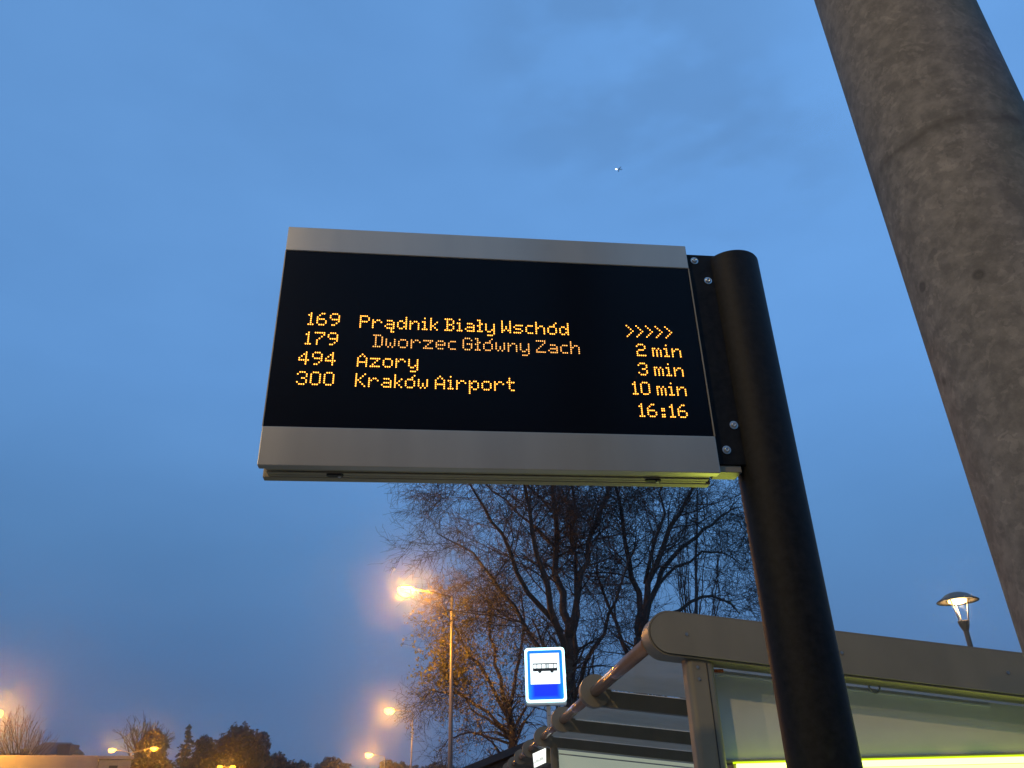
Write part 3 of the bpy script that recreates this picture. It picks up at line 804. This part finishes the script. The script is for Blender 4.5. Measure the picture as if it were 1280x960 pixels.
# slim upright tree seen through the branches
DC = 42
baseC = at(872, 1000, DC); baseC.z = 0
gC = [([baseC] + G_(DC, (872, 850, 0), (872, 740, 0), (874, 620, 0)), .16, .04)]
for i in range(13):
    x = 872 + rt.uniform(-7, 7)
    gC.append((G_(DC, (x, rt.uniform(800, 850), rt.uniform(-.5, .5)), (872 + (x - 872) * 3.5, 740, rt.uniform(-1, 1)), (872 + (x - 872) * 4.2, rt.uniform(630, 690), rt.uniform(-1, 1))), .04, .012))
build_tree('poplar_tree', 'slim upright bare poplar farther off, right of the forked trees', baseC, gC, [(1.7, (.8, 2.0), (12, 30), .08, .12, 5), (2.2, (.4, .9), (15, 35), .1, .1, 3)], 5, rmin=.010)
# tree with some yellow leaves under the lamp
DL = 32.0
baseL = at(640, 1000, DL); baseL.z = 0
gL = [
 ([baseL] + G_(DL, (641, 930, 0), (636, 880, 0)), .19, .14),
 (G_(DL, (636, 885, 0), (622, 830, .6), (612, 780, 1.2), (606, 735, 1.6)), .09, .02),
 (G_(DL, (638, 900, 0), (610, 850, .5), (580, 800, .9), (560, 770, 1.2), (552, 750, 1.5)), .08, .015),
 (G_(DL, (638, 880, 0), (650, 820, .6), (655, 770, .8), (650, 730, 1.0)), .08, .02),
 (G_(DL, (640, 920, 0), (608, 890, .6), (572, 868, 1.0), (540, 862, 1.4), (524, 880, 1.6)), .07, .012),
 (G_(DL, (640, 925, 0), (618, 905, .4), (590, 885, .8), (558, 850, 1.0), (540, 812, 1.2)), .06, .012),
 (G_(DL, (640, 930, 0), (612, 922, .6), (585, 915, 1.2), (560, 925, 1.6), (545, 945, 1.8)), .05, .012),
 (G_(DL, (641, 915, 0), (665, 870, -.8), (690, 830, -1.0)), .06, .012),
]
def gold(T, o):
    b = o.location
    rr = random.Random(9)
    mb = MB(); mb2 = MB()
    c1 = at(600, 800, DL) - b
    for t in T.tips:
        w = t + b
        d = w - CAM; zc_ = d.dot(fw)
        px, py = 640 + 1000 * d.dot(cx) / zc_, 480 - 1000 * d.dot(cy) / zc_
        dens = math.exp(-(((px - 605) / 60) ** 2 + ((py - 815) / 75) ** 2))
        if rr.random() < dens * 1.0: leaf_quads(mb, t, .050, rr, 13, .20)
        if px < 590 and 745 < py < 860 and (w - h1).length > 1.6 and rr.random() < .22: leaf_quads(mb2, t, .075, rr, 6, .10)
    mb.build('leaf_clusters', M['leaf_brown'], o)
    mb2.build('yellow_leaves', M['leaf_gold'], o)
build_tree('autumn_tree', 'smaller tree with yellow brown leaves lit by the nearest street lamp', baseL, gL,
           [(5.0, (1.0, 2.6), (25, 70), .17, .0, 6), (5.4, (.5, 1.4), (25, 75), .22, -.02, 4), (4.6, (.25, .8), (25, 75), .24, -.03, 3)], 44, rmin=.0065, leaves=gold)

# distant trees on the left: leafy silhouettes
def leafy(px, ytop, wpx, Dd, label, seed, lobes, mat_='leaf_dark', n=2600, size=.30):
    rr = random.Random(seed)
    b = at(px, 1000, Dd); b.z = 0
    o = empty('leafy_tree', b); tag(o, label, 'tree', 'dark trees on the horizon')
    H = at(px, ytop, Dd).z
    k = Dd / 1000 * 1.12
    MB().tube([(0, 0, 0), (.1, 0, H * .4), (0, .1, H * .8)], [.3, .2, .06], 8).build('trunk', M['bark'], o)
    mb = MB()
    for (lx, ly, lr, lz) in lobes:            # offsets and radii in photo pixels
        c = Vector((lx * k, 0, H - (ly + lz) * k)); rx = lr * k; rz = lz * k
        m_ = int(n * lr * lz / 400) + 60
        for i in range(m_):
            th = rr.uniform(0, 2 * PI); v = rr.uniform(-1, 1); s_ = math.sqrt(1 - v * v); q_ = rr.random() ** .33 * rr.uniform(.74, 1.2)
            leaf_quads(mb, c + Vector((rx * q_ * s_ * math.cos(th), rx * .8 * q_ * s_ * math.sin(th), rz * q_ * v)), size, rr, 1, .05)
    for (lx, ly, lr, lz) in lobes:            # sprigs that break the outline
        c = Vector((lx * k, 0, H - (ly + lz) * k))
        for i in range(12):
            a = rr.uniform(-1.25, 1.25); e = rr.uniform(1.02, 1.28)
            tip = c + Vector((math.sin(a) * lr * k * e, rr.uniform(-.4, .4) * lr * k, math.cos(a) * lz * k * e))
            st = c.lerp(tip, .6)
            mb.tube([st, st.lerp(tip, .5) + Vector((rr.gauss(0, .08), 0, .05)), tip], [.05, .04, .03], 3, caps=False)
            for t_ in (.55, .75, .95): leaf_quads(mb, st.lerp(tip, t_), size * .6, rr, 3, .12)
    mb.build('crown', M[mat_], o)
    return o
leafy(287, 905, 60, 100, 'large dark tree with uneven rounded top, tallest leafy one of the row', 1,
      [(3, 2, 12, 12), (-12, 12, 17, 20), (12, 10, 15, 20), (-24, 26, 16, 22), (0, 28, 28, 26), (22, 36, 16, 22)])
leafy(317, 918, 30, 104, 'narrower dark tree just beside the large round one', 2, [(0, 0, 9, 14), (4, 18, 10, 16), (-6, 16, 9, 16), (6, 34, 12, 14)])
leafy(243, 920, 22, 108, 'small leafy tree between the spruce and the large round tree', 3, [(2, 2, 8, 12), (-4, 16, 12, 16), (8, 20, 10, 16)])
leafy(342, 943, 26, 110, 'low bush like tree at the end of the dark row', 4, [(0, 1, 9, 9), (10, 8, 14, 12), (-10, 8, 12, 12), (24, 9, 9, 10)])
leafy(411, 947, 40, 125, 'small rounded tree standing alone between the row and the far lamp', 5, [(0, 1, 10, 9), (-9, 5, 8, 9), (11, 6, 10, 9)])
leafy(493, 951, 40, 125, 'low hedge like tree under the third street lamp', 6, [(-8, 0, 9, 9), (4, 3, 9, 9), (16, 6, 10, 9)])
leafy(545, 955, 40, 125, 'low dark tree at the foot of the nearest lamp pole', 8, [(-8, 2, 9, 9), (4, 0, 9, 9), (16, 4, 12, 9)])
# brushy upright tree
Db = 92
bb = at(180, 1000, Db); bb.z = 0
g = [([bb] + G_(Db, (180, 960, 0), (181, 935, 0), (183, 905, 0)), .22, .05)]
for i in range(22):
    x = rt.uniform(-9, 9)
    g.append((G_(Db, (180 + x * .4, rt.uniform(945, 975), rt.uniform(-1, 1)), (180 + x * 2.3, 930, rt.uniform(-2, 2)), (182 + x * 3.4 + (x > 0) * 2, 899 + abs(x) * rt.uniform(2.2, 4.0), rt.uniform(-2, 2))), .09, .03))
def darkmass(T, o):
    rr = random.Random(4); mb = MB(); k = Db / 1000 * 1.12
    H = at(180, 908, Db).z
    for (lx, ly, lr, lz) in ((0, 2, 14, 22), (-8, 20, 16, 24), (10, 26, 16, 24), (0, 40, 24, 24)):
        for i in range(1300):
            th = rr.uniform(0, 2 * PI); v = rr.uniform(-1, 1); s_ = math.sqrt(1 - v * v); q_ = rr.random() ** .33
            leaf_quads(mb, Vector((lx * k + lr * k * q_ * s_ * math.cos(th), lr * k * q_ * s_ * math.sin(th), H - (ly + lz) * k + lz * k * q_ * v)), .26, rr, 1, .05)
    mb.build('dense_foliage', M['leaf_dark'], o)
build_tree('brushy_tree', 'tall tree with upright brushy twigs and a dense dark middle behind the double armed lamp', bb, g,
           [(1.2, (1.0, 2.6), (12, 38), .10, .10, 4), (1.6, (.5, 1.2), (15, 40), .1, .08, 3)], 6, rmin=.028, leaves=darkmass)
# spruce
Dsx = 98
sb = at(223, 1000, Dsx); sb.z = 0
so = empty('spruce_tree', sb); tag(so, 'pointed spruce with tiered branches, left of the leafy trees', 'tree', 'dark trees on the horizon')
Hs = at(223, 908, Dsx).z
MB().tube([(0, 0, 0), (0, 0, Hs)], [.22, .03], 8).build('trunk', M['bark'], so)
mb = MB(); rr = random.Random(8)
z = Hs - .1
while z > 1.5:
    R_ = (Hs - z) * .30 + .12
    for k in range(9):
        a = rr.uniform(0, 2 * PI); L_ = R_ * rr.uniform(.75, 1.15)
        for j in range(int(5 + L_ * 9)):
            t_ = rr.uniform(.1, 1)
            leaf_quads(mb, Vector((math.cos(a) * L_ * t_, math.sin(a) * L_ * t_, z - .25 * t_ * L_ + rr.gauss(0, .05))), .17, rr, 1, .07)
    z -= .42
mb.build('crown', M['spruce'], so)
# bare round tree at the edge
Dr = 70
rb_ = at(22, 1000, Dr); rb_.z = 0
g = [([rb_] + G_(Dr, (22, 985, 0), (22, 965, 0)), .24, .18)]
for i in range(34):
    a = math.radians(-62 + i * 3.9)
    R_ = 60 + rt.uniform(-6, 4)
    g.append((G_(Dr, (22, 968 - rt.uniform(0, 8), 0), (22 + math.sin(a) * 26, 962 - math.cos(a) * 28, rt.uniform(-2, 2)), (22 + math.sin(a) * R_ * .75, 958 - math.cos(a) * R_, rt.uniform(-3, 3))), .045, .014))
build_tree('round_bare_tree', 'bare round crowned tree glowing beside the orange lamp at the edge', rb_, g,
           [(1.5, (.8, 2.0), (12, 35), .09, .07, 4), (2.0, (.4, 1.0), (15, 40), .1, .05, 3)], 16, rmin=.014, twig='twig_pale')

# ------------------------------------------------------------------ far buildings
def hiproof(x0, x1, xr0, xr1, yt, yb, Dd, name, label):
    a, b = at(x0, yb, Dd), at(x1, yb, Dd); r0, r1 = at(xr0, yt, Dd), at(xr1, yt, Dd)
    base = (a + b) / 2; ze = min(a.z, b.z); base = Vector((base.x, base.y, 0))
    o = empty(name, base); tag(o, label, 'house')
    dn = Vector((a.x, a.y, 0)).normalized() * 8
    w0, w1 = Vector((a.x, a.y, 0)) - base, Vector((b.x, b.y, 0)) - base
    e = [w0 + Vector((0, 0, ze)) - dn * .5, w1 + Vector((0, 0, ze)) - dn * .5, w1 + Vector((0, 0, ze)) + dn * .5, w0 + Vector((0, 0, ze)) + dn * .5]
    zr = (r0.z + r1.z) / 2
    q0, q1 = Vector((r0.x, r0.y, zr)) - base, Vector((r1.x, r1.y, zr)) - base
    MB().add(e + [q0, q1], [(0, 1, 5, 4), (1, 2, 5), (2, 3, 4, 5), (3, 0, 4), (3, 2, 1, 0)]).build('roof', M['roof'], o)
    i = [v.lerp(Vector((0, 0, ze)), .05) for v in e]
    g_ = [Vector((v.x, v.y, 0)) for v in i]
    i = [Vector((v.x, v.y, ze - .01)) for v in i]
    MB().add(g_ + i, [(0, 1, 5, 4), (1, 2, 6, 5), (2, 3, 7, 6), (3, 0, 4, 7)]).build('wall', M['render'], o)
    return o
hs = hiproof(36, 104, 56, 89, 928, 944.5, 135, 'house', 'house with dark hipped roof showing above the long beige building')
c_ = at(80, 936, 131.0) - hs.location
MB().box(c_.x - .9, c_.x + .9, c_.y - .2, c_.y + 2.2, c_.z - .8, c_.z + .55).build('dormer', M['roof'], hs)
# long flat beige building
pa, pb = at(-60, 950.5, 62), at(146, 944.5, 62)
ob = empty('flat_roof_building', Vector((pb.x, pb.y, 0)), math.atan2(pa.y - pb.y, pa.x - pb.x))
tag(ob, 'long low beige building with flat roof, street lamp glow on its wall', 'building')
Lb = Vector((pa.x - pb.x, pa.y - pb.y, 0)).length; Hb = pb.z
MB().box(1.05, Lb, 0, -12, 0, Hb - .9).build('wall', M['render'], ob)
MB().box(1.0, Lb, .06, -12.1, Hb - .88, Hb).build('parapet', M['render'], ob, .03)
MB().box(-.9, .98, .2, -6, 0, Hb - .25).build('corner_block', mat('grey_render', (.22, .21, .18), .8, var=.2, scale=1.5), ob)
MB().box(-1.0, 1.08, .27, -6.1, Hb - .23, Hb - .02).build('corner_cornice', M['render'], ob, .02)
for zz in (Hb - .75, Hb - 1.35):
    f_ = MB().box(-.15, .35, .2005, .235, zz - .16, zz + .16).build('window', M['window'], ob)
pd = at(-60, 943, 88), at(38, 941.5, 88)
od = empty('dark_shed', Vector((pd[1].x, pd[1].y, 0)), math.atan2(pd[0].y - pd[1].y, pd[0].x - pd[1].x))
tag(od, 'low dark building under the bare round tree', 'building')
Ld = (pd[0] - pd[1]).length
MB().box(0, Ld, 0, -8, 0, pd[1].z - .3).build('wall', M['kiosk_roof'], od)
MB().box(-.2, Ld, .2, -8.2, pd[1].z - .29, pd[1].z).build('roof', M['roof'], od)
# chimney-like box on its end
MB().box(.1, .8, -.5, -1.2, pd[1].z, pd[1].z + .35).build('vent', M['dark'], od)
# dark pitched roof behind the autumn tree
Dk = 24
k0, k1 = at(572, 962, Dk), at(672, 921, Dk)
kb = Vector((k0.x, k0.y, 0))
ok = empty('kiosk', kb); tag(ok, 'kiosk with dark sloping roof behind the end of the shelter', 'kiosk')
sl = (k1.z - k0.z) / (k1.x - k0.x)
W_ = 3.4
rf = [(0, 0, k0.z), (W_, 0, k0.z + sl * W_), (2 * W_, 0, k0.z), (0, 6, k0.z), (W_, 6, k0.z + sl * W_), (2 * W_, 6, k0.z)]
vs = rf + [(v[0], v[1], v[2] - .18) for v in rf]
MB().add(vs, [(0, 1, 4, 3), (1, 2, 5, 4), (6, 9, 10, 7), (7, 10, 11, 8), (0, 6, 7, 1), (1, 7, 8, 2), (3, 4, 10, 9), (4, 5, 11, 10), (0, 3, 9, 6), (2, 8, 11, 5)]).build('roof', M['kiosk_roof'], ok)
hw = k0.z - .12
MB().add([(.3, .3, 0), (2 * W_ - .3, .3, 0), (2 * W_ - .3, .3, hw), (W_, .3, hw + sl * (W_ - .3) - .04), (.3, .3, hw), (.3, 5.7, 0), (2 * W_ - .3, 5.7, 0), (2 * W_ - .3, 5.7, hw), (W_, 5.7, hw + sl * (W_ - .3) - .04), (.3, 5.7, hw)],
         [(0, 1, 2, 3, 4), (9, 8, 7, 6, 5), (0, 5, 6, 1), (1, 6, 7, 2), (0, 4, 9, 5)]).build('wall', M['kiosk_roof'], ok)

# ------------------------------------------------------------------ aircraft light high in the sky
pp = CAM + ray(773.5, 211.5).normalized() * 1500
ap = empty('airplane', pp, math.radians(15))
tag(ap, 'tiny bright airplane alone high in the blue sky', 'airplane')
MB().tube([(-7, 0, 0), (-6, 0, .1), (5, 0, .1), (7, 0, .6)], [.2, .9, .85, .2], 12).build('fuselage', M['plane'], ap)
mb = MB(); mb.add([(-1.5, 0, 0), (1.2, 7, .3), (2.4, 7, .3), (1.5, 0, 0), (2.4, -7, .3), (1.2, -7, .3), (-1.5, 0, .2), (1.2, 7, .4), (2.4, 7, .4), (1.5, 0, .2), (2.4, -7, .4), (1.2, -7, .4)],
                  [(0, 1, 2, 3), (0, 3, 4, 5), (9, 8, 7, 6), (11, 10, 9, 6), (0, 6, 7, 1), (2, 8, 9, 3), (1, 7, 8, 2), (3, 9, 10, 4), (4, 10, 11, 5), (5, 11, 6, 0)])
mb.build('wing', M['plane'], ap)
MB().box(5.5, 6.8, -.1, .1, .4, 3).build('tail_fin', M['plane'], ap)
mb = MB(); mb.lathe([(0.01, -1.2), (1.3, -.6), (1.5, 0), (1.3, .6), (.01, 1.2)], c=(-4, 0, -1.3), n=16)
mb.v = [(x * 1.5 + 1, y, z * .8) for x, y, z in mb.v]
mb.build('landing_light', emit('landing_light', (.85, .95, 1.0), 3.0), ap)

# ------------------------------------------------------------------ sky, sun, haze
w = bpy.data.worlds.new("World"); S.world = w; w.use_nodes = True
nt = w.node_tree; N = nt.nodes; Lk = nt.links
bg = N['Background']
sky = N.new('ShaderNodeTexSky'); sky.sky_type = 'NISHITA'; sky.sun_disc = False
sky.sun_elevation = math.radians(1.0); sky.sun_rotation = math.radians(50)
sky.air_density = 1.2; sky.ozone_density = 4.0; sky.dust_density = 1.0
tc = N.new('ShaderNodeTexCoord')
sp = N.new('ShaderNodeSeparateXYZ'); Lk.new(tc.outputs['Generated'], sp.inputs[0])
ramp = N.new('ShaderNodeValToRGB')      # dusk cloud deck: paler and bluer overhead, dimmer near the horizon
els = ramp.color_ramp.elements
KS = 1.05
SK = [(0.0, (.076, .165, .345)), (.12, (.082, .182, .385)), (.27, (.104, .262, .545)), (.45, (.137, .345, .735)), (.65, (.140, .345, .730)), (1.0, (.145, .352, .745))]
els[0].position = 0; els[0].color = (*[KS * q for q in SK[0][1]], 1); els[1].position = 1; els[1].color = (*[KS * q for q in SK[-1][1]], 1)
for p_, c_ in SK[1:-1]:
    e = els.new(p_); e.color = (*[KS * q for q in c_], 1)
Lk.new(sp.outputs['Z'], ramp.inputs['Fac'])
mp = N.new('ShaderNodeMapping'); mp.inputs['Scale'].default_value = (1.0, 1.0, 2.6); mp.inputs['Rotation'].default_value = (.2, .5, .3)
nz = N.new('ShaderNodeTexNoise'); nz.inputs['Scale'].default_value = 2.3; nz.inputs['Detail'].default_value = 5; nz.inputs['Roughness'].default_value = .5
Lk.new(tc.outputs['Generated'], mp.inputs['Vector']); Lk.new(mp.outputs['Vector'], nz.inputs['Vector'])
cr = N.new('ShaderNodeValToRGB')
cr.color_ramp.elements[0].position = .30; cr.color_ramp.elements[0].color = (.88, .895, .91, 1)
cr.color_ramp.elements[1].position = .62; cr.color_ramp.elements[1].color = (1.03, 1.025, 1.02, 1)
Lk.new(nz.outputs['Fac'], cr.inputs['Fac'])
mu = N.new('ShaderNodeMix'); mu.data_type = 'RGBA'; mu.blend_type = 'MULTIPLY'; mu.inputs['Factor'].default_value = 1
Lk.new(ramp.outputs['Color'], mu.inputs['A']); Lk.new(cr.outputs['Color'], mu.inputs['B'])
# brighter towards the set sun on the right
ax_ = N.new('ShaderNodeMapRange'); ax_.inputs['From Min'].default_value = -.55; ax_.inputs['From Max'].default_value = .45
ax_.inputs['To Min'].default_value = .85; ax_.inputs['To Max'].default_value = 1.04
Lk.new(sp.outputs['X'], ax_.inputs['Value'])
# two soft grey patches of lower cloud
nz_c = N.new('ShaderNodeTexNoise'); nz_c.inputs['Scale'].default_value = 7; nz_c.inputs['Detail'].default_value = 6
Lk.new(mp.outputs['Vector'], nz_c.inputs['Vector'])
prev = mu.outputs['Result']
for (dx, dy, dz), c0, amt in (((0.1474, 0.6234, 0.7679), .972, .21), ((0.3022, 0.7058, 0.6407), .992, .16), ((-.2886, .6011, .7452), .985, .05)):
    dv = Vector((dx, dy, dz)).normalized()
    dp = N.new('ShaderNodeVectorMath'); dp.operation = 'DOT_PRODUCT'; dp.inputs[1].default_value = dv; Lk.new(tc.outputs['Generated'], dp.inputs[0])
    m1 = N.new('ShaderNodeMapRange'); m1.interpolation_type = 'SMOOTHSTEP'; m1.inputs['From Min'].default_value = c0; m1.inputs['From Max'].default_value = 1.0; Lk.new(dp.outputs['Value'], m1.inputs['Value'])
    m2 = N.new('ShaderNodeMapRange'); m2.interpolation_type = 'SMOOTHSTEP'; m2.inputs['From Min'].default_value = .38; m2.inputs['From Max'].default_value = .62; m2.inputs['To Max'].default_value = amt; Lk.new(nz_c.outputs['Fac'], m2.inputs['Value'])
    m3 = N.new('ShaderNodeMath'); m3.operation = 'MULTIPLY'; Lk.new(m1.outputs[0], m3.inputs[0]); Lk.new(m2.outputs[0], m3.inputs[1])
    m4 = N.new('ShaderNodeMix'); m4.data_type = 'RGBA'; m4.inputs['B'].default_value = (.06, .10, .17, 1); Lk.new(m3.outputs[0], m4.inputs['Factor']); Lk.new(prev, m4.inputs['A'])
    prev = m4.outputs['Result']
mv = N.new('ShaderNodeVectorMath'); mv.operation = 'SCALE'
Lk.new(prev, mv.inputs[0]); Lk.new(ax_.outputs['Result'], mv.inputs['Scale'])
# the cloud deck is lit from above by the dusk sky: add it at the low strength of twilight
bg2 = N.new('ShaderNodeBackground'); Lk.new(sky.outputs['Color'], bg2.inputs['Color']); bg2.inputs['Strength'].default_value = 0.005
Lk.new(mv.outputs['Vector'], bg.inputs['Color']); bg.inputs['Strength'].default_value = 1.0
ad = N.new('ShaderNodeAddShader'); Lk.new(bg.outputs[0], ad.inputs[0]); Lk.new(bg2.outputs[0], ad.inputs[1])
Lk.new(ad.outputs[0], N['World Output'].inputs['Surface'])
sd = bpy.data.lights.new('sun', 'SUN'); sd.energy = 0.04; sd.angle = math.radians(25); sd.color = (1, .9, .8)
su = bpy.data.objects.new('sun', sd); COL.objects.link(su)
sdir = Vector((math.sin(math.radians(50)) * math.cos(math.radians(8)), math.cos(math.radians(50)) * math.cos(math.radians(8)), math.sin(math.radians(8))))
su.rotation_euler = sdir.to_track_quat('Z', 'Y').to_euler()

HZ = MB().box(-160, 120, -40, 200, -1.0, 60)
hm = bpy.data.materials.new('evening_haze'); hm.use_nodes = True
hn = hm.node_tree; hn.nodes.remove(hn.nodes['Principled BSDF'])
pv = hn.nodes.new('ShaderNodeVolumePrincipled')
pv.inputs['Color'].default_value = (.9, .92, .95, 1); pv.inputs['Density'].default_value = 0.0014; pv.inputs['Anisotropy'].default_value = .96
hn.links.new(pv.outputs[0], hn.nodes['Material Output'].inputs['Volume'])
hz = HZ.build('haze', hm); tag(hz, kind='stuff')

# ------------------------------------------------------------------ render settings
S.view_settings.view_transform = 'Standard'; S.view_settings.look = 'None'
S.view_settings.gamma = 1; S.view_settings.exposure = 0
S.render.engine = 'CYCLES'
S.cycles.use_denoising = True
S.cycles.max_bounces = 5; S.cycles.volume_bounces = 0; S.cycles.transparent_max_bounces = 8
S.cycles.caustics_reflective = False; S.cycles.caustics_refractive = False
S.cycles.sample_clamp_indirect = 4
